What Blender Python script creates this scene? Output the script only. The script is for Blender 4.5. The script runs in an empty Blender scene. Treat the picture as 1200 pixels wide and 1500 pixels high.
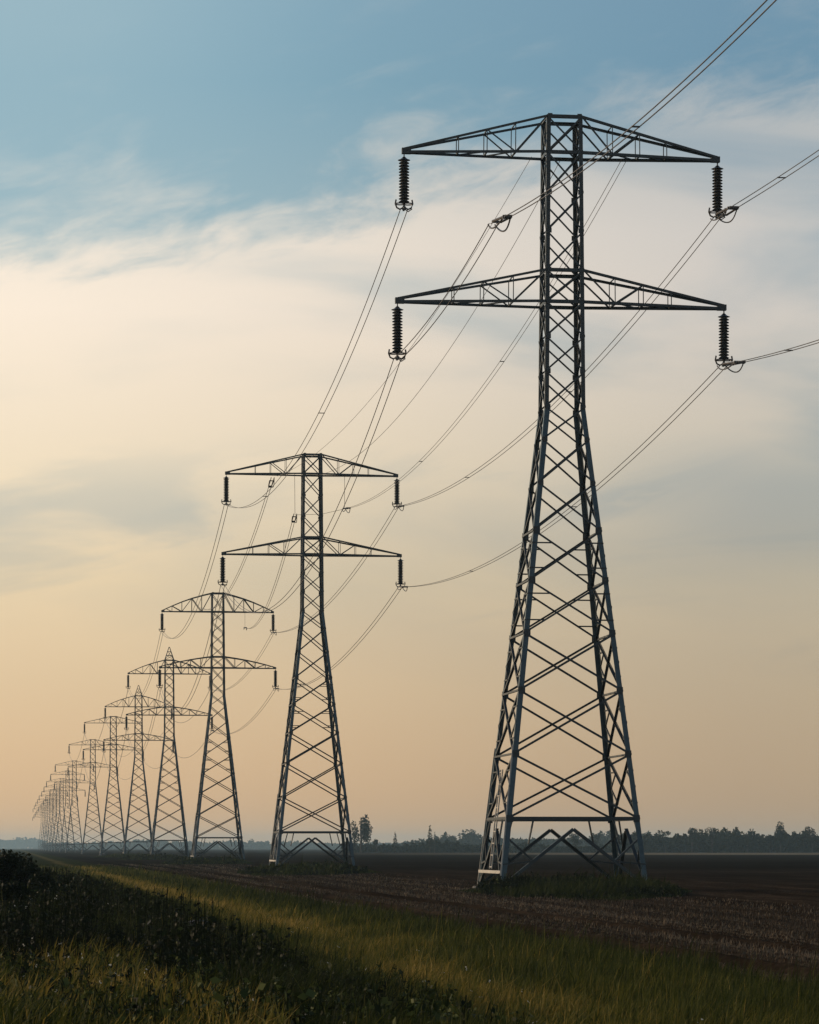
import bpy, math, random
import numpy as np
from mathutils import Vector, Matrix

R = math.radians
rng = np.random.default_rng(7)
random.seed(7)
scene = bpy.context.scene
COL = scene.collection

# ------------------------------------------------------------------ camera, world, sun, exposure
F = 4600.0                      # focal length in photo pixels (photo is 1200 wide)
CH = 2.2                        # eye height above the field
HORIZON = 1242.0
cam = bpy.data.cameras.new('camera')
cam.sensor_fit = 'HORIZONTAL'; cam.sensor_width = 36.0
cam.lens = 36.0 * F / 1200.0
cam.shift_y = (HORIZON - 750.0) / 1200.0
cam.clip_start = 1.0; cam.clip_end = 30000.0
cam_o = bpy.data.objects.new('camera', cam); COL.objects.link(cam_o)
cam_o.location = (0, 0, CH); cam_o.rotation_euler = (R(90), 0, 0)
scene.camera = cam_o

SUN_EL, SUN_AZ = 15.0, -64.0    # degrees; azimuth clockwise from the viewing direction (+Y)
sd = Vector((math.sin(R(SUN_AZ)) * math.cos(R(SUN_EL)), math.cos(R(SUN_AZ)) * math.cos(R(SUN_EL)), math.sin(R(SUN_EL))))
sun = bpy.data.lights.new('sun', 'SUN'); sun.energy = 3.4; sun.angle = R(0.6); sun.color = (1.0, 0.74, 0.48)
sun_o = bpy.data.objects.new('sun', sun); COL.objects.link(sun_o)
sun_o.rotation_euler = (-sd).to_track_quat('-Z', 'Y').to_euler()
sun_o.location = (-300, 60, 120)

scene.view_settings.view_transform = 'Standard'
scene.view_settings.look = 'None'
scene.view_settings.exposure = 0.0
scene.view_settings.gamma = 1.0
scene.cycles.use_denoising = True
scene.cycles.max_bounces = 6
scene.cycles.transparent_max_bounces = 8
scene.cycles.volume_bounces = 1


def lin(r, g, b):
    f = lambda c: c / 12.92 if c <= 0.04045 else ((c + 0.055) / 1.055) ** 2.4
    return (f(r / 255.0), f(g / 255.0), f(b / 255.0), 1.0)


class NT:
    """small node-tree helper"""
    def __init__(self, tree): self.t = tree; self.n = tree.nodes; self.l = tree.links
    def node(self, kind, **kw):
        n = self.n.new(kind)
        for k, v in kw.items(): setattr(n, k, v)
        return n
    def put(self, sock, v):
        if isinstance(v, bpy.types.NodeSocket): self.l.new(v, sock)
        else: sock.default_value = v
    def math(self, op, a, b=0.0, c=0.0, clamp=False):
        n = self.node('ShaderNodeMath', operation=op, use_clamp=clamp)
        for s, v in zip(n.inputs, (a, b, c)): self.put(s, v)
        return n.outputs[0]
    def ss(self, v, lo, hi, a=0.0, b=1.0):
        n = self.node('ShaderNodeMapRange', interpolation_type='SMOOTHSTEP')
        for s, q in zip(n.inputs, (v, lo, hi, a, b)): self.put(s, q)
        return n.outputs[0]
    def mix(self, f, a, b, blend='MIX'):
        n = self.node('ShaderNodeMix', data_type='RGBA', blend_type=blend)
        self.put(n.inputs['Factor'], f); self.put(n.inputs[6], a); self.put(n.inputs[7], b)
        return n.outputs[2]
    def ramp(self, f, stops):
        n = self.node('ShaderNodeValToRGB')
        while len(n.color_ramp.elements) < len(stops): n.color_ramp.elements.new(0.5)
        for e, (p, c) in zip(n.color_ramp.elements, stops): e.position = p; e.color = c
        self.put(n.inputs[0], f)
        return n.outputs[0]
    def vec(self, x, y, z):
        n = self.node('ShaderNodeCombineXYZ')
        for s, v in zip(n.inputs, (x, y, z)): self.put(s, v)
        return n.outputs[0]
    def noise(self, vec, scale, detail=4.0, rough=0.5, dist=0.0):
        n = self.node('ShaderNodeTexNoise')
        self.put(n.inputs['Vector'], vec); n.inputs['Scale'].default_value = scale
        n.inputs['Detail'].default_value = detail; n.inputs['Roughness'].default_value = rough
        n.inputs['Distortion'].default_value = dist
        return n.outputs['Fac']


# sky: Nishita, with the evening haze bands and the high thin cloud as seen in this direction of the real sky
w = bpy.data.worlds.new('World'); scene.world = w; w.use_nodes = True
N = NT(w.node_tree); N.n.clear()
sky = N.node('ShaderNodeTexSky', sky_type='NISHITA', sun_disc=False)
sky.sun_elevation = R(SUN_EL); sky.sun_rotation = R(SUN_AZ)
sky.dust_density = 2.0
tc = N.node('ShaderNodeTexCoord')
sep = N.node('ShaderNodeSeparateXYZ'); N.l.new(tc.outputs['Generated'], sep.inputs[0])
du, dv = sep.outputs[0], sep.outputs[2]
vpos = lambda y: ((HORIZON - y) / F)          # elevation of a photo row
SP = 0.34
st = lambda y: (vpos(y) + 0.02) / SP
fac = N.math('DIVIDE', N.math('ADD', dv, 0.02), SP, clamp=True)
S = 1.0 / 0.1
clear = N.ramp(fac, [(0.0, lin(200, 164, 123)), (st(1180), lin(202, 168, 128)), (st(1000), lin(196, 176, 148)), (st(860), lin(178, 174, 160)), (st(760), lin(166, 172, 168)),
                     (st(600), lin(164, 177, 177)), (st(380), lin(150, 175, 184)), (st(150), lin(126, 162, 180)), (st(0), lin(129, 163, 182)), (1.0, lin(120, 156, 180))])
cloud = N.ramp(fac, [(0.0, lin(205, 166, 123)), (st(1180), lin(206, 171, 131)), (st(1000), lin(210, 185, 150)), (st(850), lin(218, 198, 165)),
                     (st(700), lin(225, 209, 183)), (st(470), lin(234, 221, 205)), (st(360), lin(229, 219, 206)), (st(260), lin(212, 208, 200)), (st(100), lin(180, 190, 192)), (1.0, lin(170, 184, 190))])
# cloud bank: everything under a slanting, torn edge
wv = N.vec(N.math('ADD', N.math('MULTIPLY', du, 0.75), N.math('MULTIPLY', dv, 0.25)), 0.0, N.math('ADD', N.math('MULTIPLY', dv, 2.3), N.math('MULTIPLY', du, -0.62)))
n1 = N.noise(wv, 13.0, 7.0, 0.56, 0.35)
n2 = N.noise(N.vec(N.math('MULTIPLY', du, 0.55), 8.4, N.math('MULTIPLY', dv, 2.2)), 9.0, 5.0, 0.5, 0.4)
n3 = N.noise(wv, 42.0, 7.0, 0.62, 0.6)
edge = N.math('SUBTRACT', N.math('ADD', 0.2105, N.math('MULTIPLY', du, 0.20)), dv)          # >0 below the edge
e2 = N.math('ADD', edge, N.math('ADD', N.math('MULTIPLY', N.math('SUBTRACT', n1, 0.5), 0.115), N.math('MULTIPLY', N.math('SUBTRACT', n3, 0.5), 0.048)))
bank = N.ss(e2, -0.020, 0.019)
# thinner places inside the bank
thin = N.ss(n2, 0.36, 0.60)
low = N.ss(dv, 0.02, 0.12)
thin = N.math('SUBTRACT', 1.0, N.math('MULTIPLY', N.math('SUBTRACT', 1.0, thin), N.math('MULTIPLY', low, N.ss(du, -0.16, 0.12, 0.45, 0.75))))
n4 = N.noise(N.vec(N.math('MULTIPLY', du, 0.5), 5.5, N.math('ADD', N.math('MULTIPLY', dv, 2.6), N.math('MULTIPLY', du, -0.35))), 10.0, 6.0, 0.55, 0.9)
streaks = N.math('MULTIPLY', N.ss(n4, 0.53, 0.66), N.math('MULTIPLY', N.ss(dv, 0.035, 0.075), N.ss(dv, 0.135, 0.105)))
thin = N.math('MULTIPLY', thin, N.math('SUBTRACT', 1.0, N.math('MULTIPLY', streaks, 0.55)))
right = N.math('MULTIPLY', N.ss(du, 0.02, 0.12), N.math('MULTIPLY', N.ss(dv, 0.07, 0.10), N.ss(dv, 0.135, 0.112)))
thin = N.math('MULTIPLY', thin, N.math('SUBTRACT', 1.0, N.math('MULTIPLY', right, 0.6)))
cm = N.math('MULTIPLY', bank, thin)
# faint wisps above the edge
wis = N.math('MULTIPLY', N.ss(N.math('ADD', n1, N.math('MULTIPLY', n3, 0.35)), 0.66, 0.92), N.ss(edge, -0.075, -0.01, 0.0, 0.55))
cm = N.math('MAXIMUM', cm, wis)
painted = N.mix(cm, clear, cloud)
# brighter towards the sun on the left, greyer on the right
side = N.ss(du, -0.17, 0.17)
painted = N.mix(1.0, painted, N.ramp(side, [(0.0, (1.22, 1.20, 1.16, 1)), (0.5, (1.0, 1.0, 1.0, 1)), (0.9, (0.79, 0.83, 0.89, 1)), (1.0, (0.77, 0.82, 0.88, 1))]), 'MULTIPLY')
corner = N.math('MULTIPLY', N.ss(dv, 0.17, 0.27), N.ss(du, 0.0, -0.13))
painted = N.mix(N.math('MULTIPLY', corner, 0.75), painted, lin(160, 187, 197))
vm = N.node('ShaderNodeVectorMath', operation='SCALE'); N.l.new(painted, vm.inputs[0]); vm.inputs['Scale'].default_value = S
upper = N.ss(dv, 0.28, 0.55)                                  # higher up: the plain Nishita sky
total = N.mix(N.math('MAXIMUM', upper, 0.0), vm.outputs[0], sky.outputs[0])
bg = N.node('ShaderNodeBackground'); N.l.new(total, bg.inputs['Color']); bg.inputs['Strength'].default_value = 0.1
out = N.node('ShaderNodeOutputWorld'); N.l.new(bg.outputs[0], out.inputs['Surface'])

# ------------------------------------------------------------------ helpers
def tag(o, label=None, cat=None, group=None, kind=None):
    if label: o['label'] = label
    if cat: o['category'] = cat
    if group: o['group'] = group
    if kind: o['kind'] = kind
    return o


def empty(name, loc=(0, 0, 0), rz=0.0):
    o = bpy.data.objects.new(name, None); COL.objects.link(o)
    o.location = loc; o.rotation_euler = (0, 0, rz); o.empty_display_size = 0.5
    return o


def mesh_obj(name, verts, faces, mat, parent=None, smooth=False, attrs=None):
    me = bpy.data.meshes.new(name)
    verts = np.asarray(verts, dtype=np.float32)
    if isinstance(faces, np.ndarray):
        k = faces.shape[1]; nf = len(faces)
        me.vertices.add(len(verts)); me.vertices.foreach_set('co', verts.ravel())
        me.loops.add(nf * k); me.loops.foreach_set('vertex_index', faces.astype(np.int32).ravel())
        me.polygons.add(nf)
        me.polygons.foreach_set('loop_start', np.arange(0, nf * k, k, dtype=np.int32))
        me.polygons.foreach_set('loop_total', np.full(nf, k, dtype=np.int32))
        me.update(calc_edges=True)
    else:
        me.from_pydata([tuple(map(float, v)) for v in verts], [], faces)
    for k, v in (attrs or {}).items():
        a = me.attributes.new(k, 'FLOAT', 'POINT'); a.data.foreach_set('value', np.asarray(v, dtype=np.float32))
    me.polygons.foreach_set('use_smooth', [smooth] * len(me.polygons))
    me.materials.append(mat)
    me.validate()
    o = bpy.data.objects.new(name, me); COL.objects.link(o)
    if parent: o.parent = parent
    return o


class MB:
    """collects beams, tubes, lathes for one mesh"""
    def __init__(self): self.v = []; self.f = []
    def box_axes(self, c, ax, ay, az):
        b = len(self.v)
        for sx in (-1, 1):
            for sy in (-1, 1):
                for sz in (-1, 1): self.v.append(c + ax * sx + ay * sy + az * sz)
        for q in ((0, 1, 3, 2), (4, 6, 7, 5), (0, 4, 5, 1), (2, 3, 7, 6), (0, 2, 6, 4), (1, 5, 7, 3)):
            self.f.append(tuple(b + i for i in q))
    def bar(self, p, q, w, h=None, up=Vector((0, 0, 1))):
        p, q = Vector(p), Vector(q); h = h or w
        d = q - p; L = d.length; d.normalize()
        if abs(d.dot(up)) > 0.98: up = Vector((1, 0, 0))
        s = d.cross(up).normalized(); u = s.cross(d).normalized()
        self.box_axes((p + q) / 2, d * (L / 2), s * (w / 2), u * (h / 2))
    def angle(self, p, q, w, t, n):
        """rolled L-section: one flange lies square to n, the other along n"""
        p, q = Vector(p), Vector(q); d = q - p; L = d.length; d.normalize()
        n = Vector(n); n = (n - d * n.dot(d)).normalized(); s = d.cross(n).normalized()
        m = (p + q) / 2
        self.box_axes(m, d * (L / 2), s * (w / 2), n * (t / 2))
        self.box_axes(m + s * (w / 2 - t / 2) - n * (w / 2 + t / 2), d * (L / 2), s * (t / 2), n * (w / 2))
    def tube(self, pts, r, k=6):
        pts = [Vector(p) for p in pts]; b = len(self.v)
        for i, p in enumerate(pts):
            d = (pts[min(i + 1, len(pts) - 1)] - pts[max(i - 1, 0)]).normalized()
            up = Vector((0, 0, 1)) if abs(d.z) < 0.95 else Vector((1, 0, 0))
            s = d.cross(up).normalized(); u = s.cross(d).normalized()
            rr = r[i] if isinstance(r, (list, tuple)) else r
            for j in range(k):
                a = 2 * math.pi * j / k
                self.v.append(p + s * (rr * math.cos(a)) + u * (rr * math.sin(a)))
        for i in range(len(pts) - 1):
            for j in range(k):
                a, c = b + i * k + j, b + i * k + (j + 1) % k
                self.f.append((a, c, c + k, a + k))
        self.f.append(tuple(b + j for j in reversed(range(k))))
        self.f.append(tuple(b + (len(pts) - 1) * k + j for j in range(k)))
    def lathe(self, c, prof, k=12):
        c = Vector(c); b = len(self.v)
        for r, z in prof:
            for j in range(k):
                a = 2 * math.pi * j / k
                self.v.append(c + Vector((r * math.cos(a), r * math.sin(a), z)))
        for i in range(len(prof) - 1):
            for j in range(k):
                a, d = b + i * k + j, b + i * k + (j + 1) % k
                self.f.append((a, a + k, d + k, d))
        self.f.append(tuple(b + j for j in range(k)))
        self.f.append(tuple(b + (len(prof) - 1) * k + j for j in reversed(range(k))))
    def build(self, name, mat, parent=None, smooth=False):
        return mesh_obj(name, [tuple(v) for v in self.v], self.f, mat, parent, smooth)


def copy_tree(o, parent=None):
    c = o.copy(); COL.objects.link(c); c.parent = parent
    for ch in list(o.children): copy_tree(ch, c)
    return c


def new_mat(name):
    m = bpy.data.materials.new(name); m.use_nodes = True
    T = NT(m.node_tree); T.n.clear()
    b = T.node('ShaderNodeBsdfPrincipled'); o = T.node('ShaderNodeOutputMaterial')
    T.l.new(b.outputs[0], o.inputs['Surface'])
    return m, T, b, o


def steel_mat(name, c0, c1, rough=0.55, metal=0.35, rust=False):
    m, T, b, o = new_mat(name)
    tcn = T.node('ShaderNodeTexCoord')
    f = T.noise(tcn.outputs['Object'], 2.3, 6.0, 0.65)
    col = T.ramp(f, [(0.3, c0), (0.7, c1)])
    if rust:
        f2 = T.noise(tcn.outputs['Object'], 1.1, 8.0, 0.7)
        col = T.mix(T.ss(f2, 0.58, 0.72, 0.0, 0.7), col, (0.06, 0.036, 0.022, 1))
    T.put(b.inputs['Base Color'], col)
    T.put(b.inputs['Roughness'], T.ss(f, 0.3, 0.8, rough - 0.12, rough + 0.15))
    b.inputs['Metallic'].default_value = metal
    return m


STEEL = steel_mat('weathered_steel', (0.018, 0.026, 0.032, 1), (0.040, 0.053, 0.062, 1), 0.5, 0.3, True)
LEG_SKYLIT = steel_mat('sky_lit_leg_tint', (0.026, 0.048, 0.062, 1), (0.066, 0.105, 0.128, 1), 0.42, 0.3, True)  # lower leg steel, blue sky light put into its lighter, bluer colour
ZINC_AND_SUN = steel_mat('zinc_and_sunlit_tint', (0.30, 0.29, 0.27, 1), (0.46, 0.44, 0.41, 1), 0.6, 0.2)  # zinc of the ladder; doubles as painted sunlight on the left leg edges
WIRE = steel_mat('aged_conductor', (0.05, 0.045, 0.045, 1), (0.12, 0.105, 0.10, 1), 0.5, 0.3)
GLASS_INS = steel_mat('glazed_insulator', (0.012, 0.014, 0.016, 1), (0.035, 0.036, 0.04, 1), 0.3, 0.0)
CONC = steel_mat('footing_concrete', (0.10, 0.095, 0.085, 1), (0.17, 0.16, 0.145, 1), 0.85, 0.0)


def leaf_mat(name, stops, rough=0.7, trans=0.32):
    """stops: ramp over the per-leaf attribute 'tint'"""
    m, T, b, o = new_mat(name)
    a = T.node('ShaderNodeAttribute', attribute_name='tint')
    c = T.ramp(a.outputs['Fac'], stops)
    T.put(b.inputs['Base Color'], c); b.inputs['Roughness'].default_value = rough
    b.inputs['Specular IOR Level'].default_value = 0.06
    if trans > 0:
        t = T.node('ShaderNodeBsdfTranslucent'); T.put(t.inputs['Color'], c)
        x = T.node('ShaderNodeMixShader'); x.inputs[0].default_value = trans
        T.l.new(b.outputs[0], x.inputs[1]); T.l.new(t.outputs[0], x.inputs[2]); T.l.new(x.outputs[0], o.inputs['Surface'])
    return m


GRASS = leaf_mat('verge_grass', [(0.0, (0.012, 0.018, 0.006, 1)), (0.3, (0.034, 0.045, 0.011, 1)), (0.55, (0.095, 0.095, 0.02, 1)), (0.8, (0.235, 0.165, 0.038, 1)), (1.0, (0.34, 0.24, 0.07, 1))])
STRAW = leaf_mat('stubble_straw', [(0.0, (0.014, 0.010, 0.008, 1)), (0.5, (0.080, 0.063, 0.046, 1)), (1.0, (0.25, 0.195, 0.14, 1))], 0.8, 0.1)
WEED = leaf_mat('weed_leaves', [(0.0, (0.008, 0.011, 0.007, 1)), (0.6, (0.017, 0.024, 0.010, 1)), (0.85, (0.04, 0.055, 0.017, 1)), (1.0, (0.085, 0.10, 0.028, 1))], 0.6, 0.15)
PETAL = leaf_mat('white_petals', [(0.0, (0.45, 0.44, 0.38, 1)), (1.0, (0.65, 0.64, 0.58, 1))], 0.7, 0.2)
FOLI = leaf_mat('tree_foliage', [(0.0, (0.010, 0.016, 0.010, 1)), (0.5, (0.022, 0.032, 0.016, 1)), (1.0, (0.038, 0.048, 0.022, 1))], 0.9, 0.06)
BARK, T_, b_, o_ = new_mat('bark'); b_.inputs['Base Color'].default_value = (0.03, 0.025, 0.02, 1); b_.inputs['Roughness'].default_value = 0.9
tcn = T_.node('ShaderNodeTexCoord'); T_.put(b_.inputs['Base Color'], T_.ramp(T_.noise(tcn.outputs['Object'], 3.0, 5.0), [(0.3, (0.02, 0.017, 0.014, 1)), (0.7, (0.05, 0.04, 0.032, 1))]))

# ------------------------------------------------------------------ ground
ROW = 0.126                                     # the pylon row, the field furrows and the verge all run this way
def X0_of(x, y): return x + ROW * y


def fnoise(a, b, seed=0):
    """smooth pseudo noise in about -1..1 (numpy)"""
    s = 0.0; r = np.random.default_rng(seed)
    for i in range(5):
        k = r.uniform(0.5, 1.6, 2) * (1.6 ** i) * r.choice([-1, 1], 2); p = r.uniform(0, 6.28, 2)
        s = s + np.sin(a * k[0] + b * k[1] + p[0]) / (1.35 ** i)
    return s / 2.6


def verge_edge(y): return 11.0 + 0.45 * fnoise(y * 0.09, y * 0.021, 3) + 0.25 * fnoise(y * 0.5, y * 0.3, 5)


def sstep(x, a, b):
    t = np.clip((x - a) / (b - a), 0, 1); return t * t * (3 - 2 * t)


def ground_z(x, y):
    x = np.asarray(x, float); y = np.asarray(y, float)
    x0 = X0_of(x, y); e = verge_edge(y)
    near = 1 - sstep(y, 220, 420)
    fld = sstep(x0, e - 0.3, e + 0.4)
    z = fld * near * (0.035 * np.sin(x0 * 2 * np.pi / 0.62) + 0.03 * fnoise(x0 * 3.1, y * 1.3, 9))
    for tr in (13.75, 16.9):                    # wheel tracks
        z = z - near * 0.22 * np.exp(-((x0 - tr - 0.12 * fnoise(y * 0.11, y * 0.05, 4)) / 0.26) ** 2)
    z = z - 0.10 * near * np.exp(-((x0 - e - 0.15) / 0.28) ** 2)
    verge = 1 - sstep(x0, e - 0.8, e + 0.1)
    z = z + near * verge * (0.10 + 0.05 * fnoise(x0 * 0.9, y * 0.25, 11))
    bank = (1 - sstep(x0, 1.2, 5.2)) * (1 - sstep(y, 120, 260))
    z = z + bank * (0.35 + 0.12 * fnoise(x0 * 0.5, y * 0.12, 12))
    return z


ys = np.concatenate([np.linspace(-60, 26, 20), np.geomspace(27, 130, 260), np.geomspace(131, 11500, 170)])
x0s = np.concatenate([-np.geomspace(1700, 14, 26), np.linspace(-12.5, 10.4, 110), np.linspace(10.5, 20, 170), np.linspace(20.2, 45, 170), np.geomspace(46, 5200, 40)])
YY, XX0 = np.meshgrid(ys, x0s, indexing='ij')
XX = XX0 - ROW * YY
ZZ = ground_z(XX, YY)
gv = np.stack([XX, YY, ZZ], -1).reshape(-1, 3)
ny, nx = YY.shape
idx = np.arange(ny * nx).reshape(ny, nx)
gf = np.stack([idx[:-1, :-1], idx[:-1, 1:], idx[1:, 1:], idx[1:, :-1]], -1).reshape(-1, 4)
EE = verge_edge(YY)
field_a = sstep(XX0, EE - 0.25, EE + 0.15).ravel()
streak_a = np.exp(-((XX0 - 6.6 - 0.5 * fnoise(YY * 0.07, YY * 0.03, 21)) / 0.8) ** 2).ravel()

wob = 0.12 * fnoise(YY * 0.11, YY * 0.05, 4)
track_a = (np.exp(-((XX0 - 13.75 - wob) / 0.4) ** 2) + np.exp(-((XX0 - 16.9 - wob) / 0.4) ** 2)).ravel()
m, T, b, o = new_mat('field_and_verge_soil')
geo = T.node('ShaderNodeNewGeometry'); sp = T.node('ShaderNodeSeparateXYZ'); T.l.new(geo.outputs['Position'], sp.inputs[0])
gx0 = T.math('ADD', sp.outputs[0], T.math('MULTIPLY', sp.outputs[1], ROW))
rowv = T.vec(gx0, T.math('MULTIPLY', sp.outputs[1], 0.05), 0.0)
bands = T.math('ADD', T.math('MULTIPLY', T.noise(rowv, 0.6, 5.0, 0.6), 0.6), T.math('MULTIPLY', T.noise(rowv, 2.1, 3.0, 0.6), 0.4))
clods = T.noise(geo.outputs['Position'], 5.5, 8.0, 0.7)
far = T.noise(T.vec(T.math('MULTIPLY', sp.outputs[0], 0.004), T.math('MULTIPLY', sp.outputs[1], 0.022), 1.0), 1.0, 5.0, 0.6)
soil = T.ramp(T.math('ADD', T.math('MULTIPLY', bands, 0.55), T.math('MULTIPLY', clods, 0.45)), [(0.36, (0.006, 0.004, 0.003, 1)), (0.5, (0.024, 0.0175, 0.0125, 1)), (0.64, (0.066, 0.049, 0.035, 1))])
soil = T.mix(T.ss(sp.outputs[1], 140.0, 420.0, 0.0, 0.75), soil, T.ramp(far, [(0.35, (0.003, 0.0022, 0.0015, 1)), (0.52, (0.0105, 0.0082, 0.0062, 1)), (0.68, (0.027, 0.021, 0.016, 1))]))
ta = T.node('ShaderNodeAttribute', attribute_name='track')
soil = T.mix(T.math('MULTIPLY', ta.outputs['Fac'], 0.85), soil, (0.006, 0.0045, 0.0035, 1))
meadow = T.math('MULTIPLY', T.ss(sp.outputs[1], 960.0, 1010.0), T.ss(sp.outputs[1], 1420.0, 1330.0))
soil = T.mix(T.math('MULTIPLY', meadow, T.ss(sp.outputs[0], -60.0, 90.0)), soil, (0.14, 0.12, 0.085, 1))
turf = T.ramp(T.noise(geo.outputs['Position'], 1.4, 6.0, 0.6), [(0.3, (0.014, 0.018, 0.007, 1)), (0.7, (0.032, 0.036, 0.012, 1))])
sa = T.node('ShaderNodeAttribute', attribute_name='streak')
turf = T.mix(T.math('MULTIPLY', sa.outputs['Fac'], 0.8), turf, (0.10, 0.082, 0.03, 1))
fa = T.node('ShaderNodeAttribute', attribute_name='field')
T.put(b.inputs['Base Color'], T.mix(fa.outputs['Fac'], turf, soil)); b.inputs['Roughness'].default_value = 0.95
b.inputs['Specular IOR Level'].default_value = 0.0
bp = T.node('ShaderNodeBump'); bp.inputs['Strength'].default_value = 0.7; bp.inputs['Distance'].default_value = 0.08
T.l.new(clods, bp.inputs['Height']); T.l.new(bp.outputs[0], b.inputs['Normal'])
g = mesh_obj('ground', gv, gf, m, None, True, {'field': field_a, 'streak': streak_a, 'track': track_a})
tag(g, 'dark ploughed field with a grassy verge along its left side', 'ground', kind='structure')

# ------------------------------------------------------------------ pylons
D1 = 165.0
PPM = F / D1
zy = lambda y: CH + (HORIZON - y) / PPM
Z_TOP, Z_UB, Z_LT, Z_LB = zy(176), zy(228), zy(400), zy(446)
Z_WAIST = zy(603)
LV = [zy(y) for y in (1200, 1107, 1015, 932, 855, 782, 712, 648, 600, 548, 497)] + [Z_LB, Z_LT, zy(343), zy(287), Z_UB, Z_TOP]
def half(z):
    if z < Z_WAIST: return 3.87 + (1.06 - 3.87) * z / Z_WAIST
    return 1.06 + (0.93 - 1.06) * (z - Z_WAIST) / (Z_TOP - Z_WAIST)


L_UP, L_LO = 8.35, 8.70
INS = 3.05


def corner(sx, sy, z): h = half(z); return Vector((sx * h, sy * h, z))


def crossarm(side, zb, zt, L, arched):
    mb = MB(); tip = Vector((side * L, 0, zb + 0.02)); n_out = Vector((0, 1, 0))
    cw, ww = (0.145, 0.075) if not arched else (0.15, 0.10)
    st_ = (0.22, 0.42, 0.62) if not arched else (0.2, 0.4, 0.6, 0.8)
    lo, up = {}, {}
    for sy in (-1, 1):
        h0, h1 = half(zb), half(zt)
        a0 = Vector((side * h0, sy * h0, zb)); a1 = Vector((side * h1, sy * h1, zt))
        t0 = tip + Vector((0, sy * 0.10, -0.06)); t1 = tip + Vector((0, sy * 0.10, 0.10))
        mb.angle(a0, t0, cw, 0.03, Vector((0, sy, 0)))
        def top(f):
            p = a1.lerp(t1, f)
            if arched: p.z += 0.17 * math.sin(math.pi * min(1, f * 1.0)) * (zt - zb) / 1.7
            return p
        fs = [0.0, 1.0] if not arched else [0, 0.2, 0.4, 0.6, 0.8, 1.0]
        for f0, f1 in zip(fs, fs[1:]): mb.angle(top(f0), top(f1), cw * 0.85, 0.03, Vector((0, sy, 0)))
        lo[sy] = [a0.lerp(t0, f) for f in st_]; up[sy] = [top(f) for f in st_]
        a_lo, a_up = a0, a1
        for i in range(len(st_)):
            mb.bar(lo[sy][i], up[sy][i], ww * 0.6)
            if arched or i < 2:
                if i % 2 == 0: mb.angle(a_up, lo[sy][i], ww, 0.015, Vector((0, sy, 0)))
                else: mb.angle(a_lo, up[sy][i], ww, 0.015, Vector((0, sy, 0)))
            a_lo, a_up = lo[sy][i], up[sy][i]
        if arched: mb.bar(a_lo, top(0.92), ww * 0.6)
    for i in range(len(st_)):
        mb.bar(lo[-1][i], lo[1][i], ww)
        mb.bar(up[-1][i], up[1][i], ww * 0.7)
        if i: mb.bar(lo[-1][i - 1], lo[1][i], ww * 0.9)
    # tip plate with the shackle
    mb.box_axes(tip + Vector((-side * 0.12, 0, 0.0)), Vector((0.24, 0, 0)), Vector((0, 0.13, 0)), Vector((0, 0, 0.15)))
    mb.bar(tip + Vector((0, 0, -0.1)), tip + Vector((0, 0, -0.42)), 0.11, 0.05)
    return mb


def insulator_mb(n=15):
    mb = MB(); z = 0.0; prof = [(0.05, -0.28)]; p = (INS - 0.72) / n
    for i in range(n):
        z = -0.40 - i * p
        prof += [(0.17, z + 0.005), (0.20, z - 0.01), (0.285 if i else 0.33, z - p * 0.42), (0.27, z - p * 0.55), (0.18, z - p * 0.62), (0.17, z - p * 0.9)]
    prof += [(0.06, z - p), (0.06, -INS + 0.18), (0.11, -INS + 0.14), (0.11, -INS)]
    mb.lathe((0, 0, 0), prof, 14)
    mb.bar((0, -0.28, -INS + 0.05), (0, 0.28, -INS + 0.05), 0.10, 0.14)
    return mb


def horns_mb():
    mb = MB()
    for s in (-1, 1):
        pts = [(s * 0.05, 0, -INS + 0.10), (s * 0.22, 0, -INS + 0.02), (s * 0.38, 0, -INS + 0.10), (s * 0.46, 0, -INS + 0.30), (s * 0.42, 0, -INS + 0.52)]
        mb.tube(pts, 0.045, 6)
        ring = [(s * 0.20 + 0.24 * math.cos(a), 0.24 * math.sin(a), -INS + 0.30) for a in np.linspace(0, 2 * math.pi, 13)]
        mb.tube(ring, 0.035, 5)
    mb.tube([(0, 0, -INS + 0.05), (0.22, 0, -INS - 0.10), (0.42, 0, -INS + 0.05)], 0.03, 5)
    return mb


def arm_levels(arched):
    return (Z_UB - 0.9, Z_LB - 1.5, Z_LT - 1.5) if arched else (Z_UB, Z_LB, Z_LT)


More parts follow.
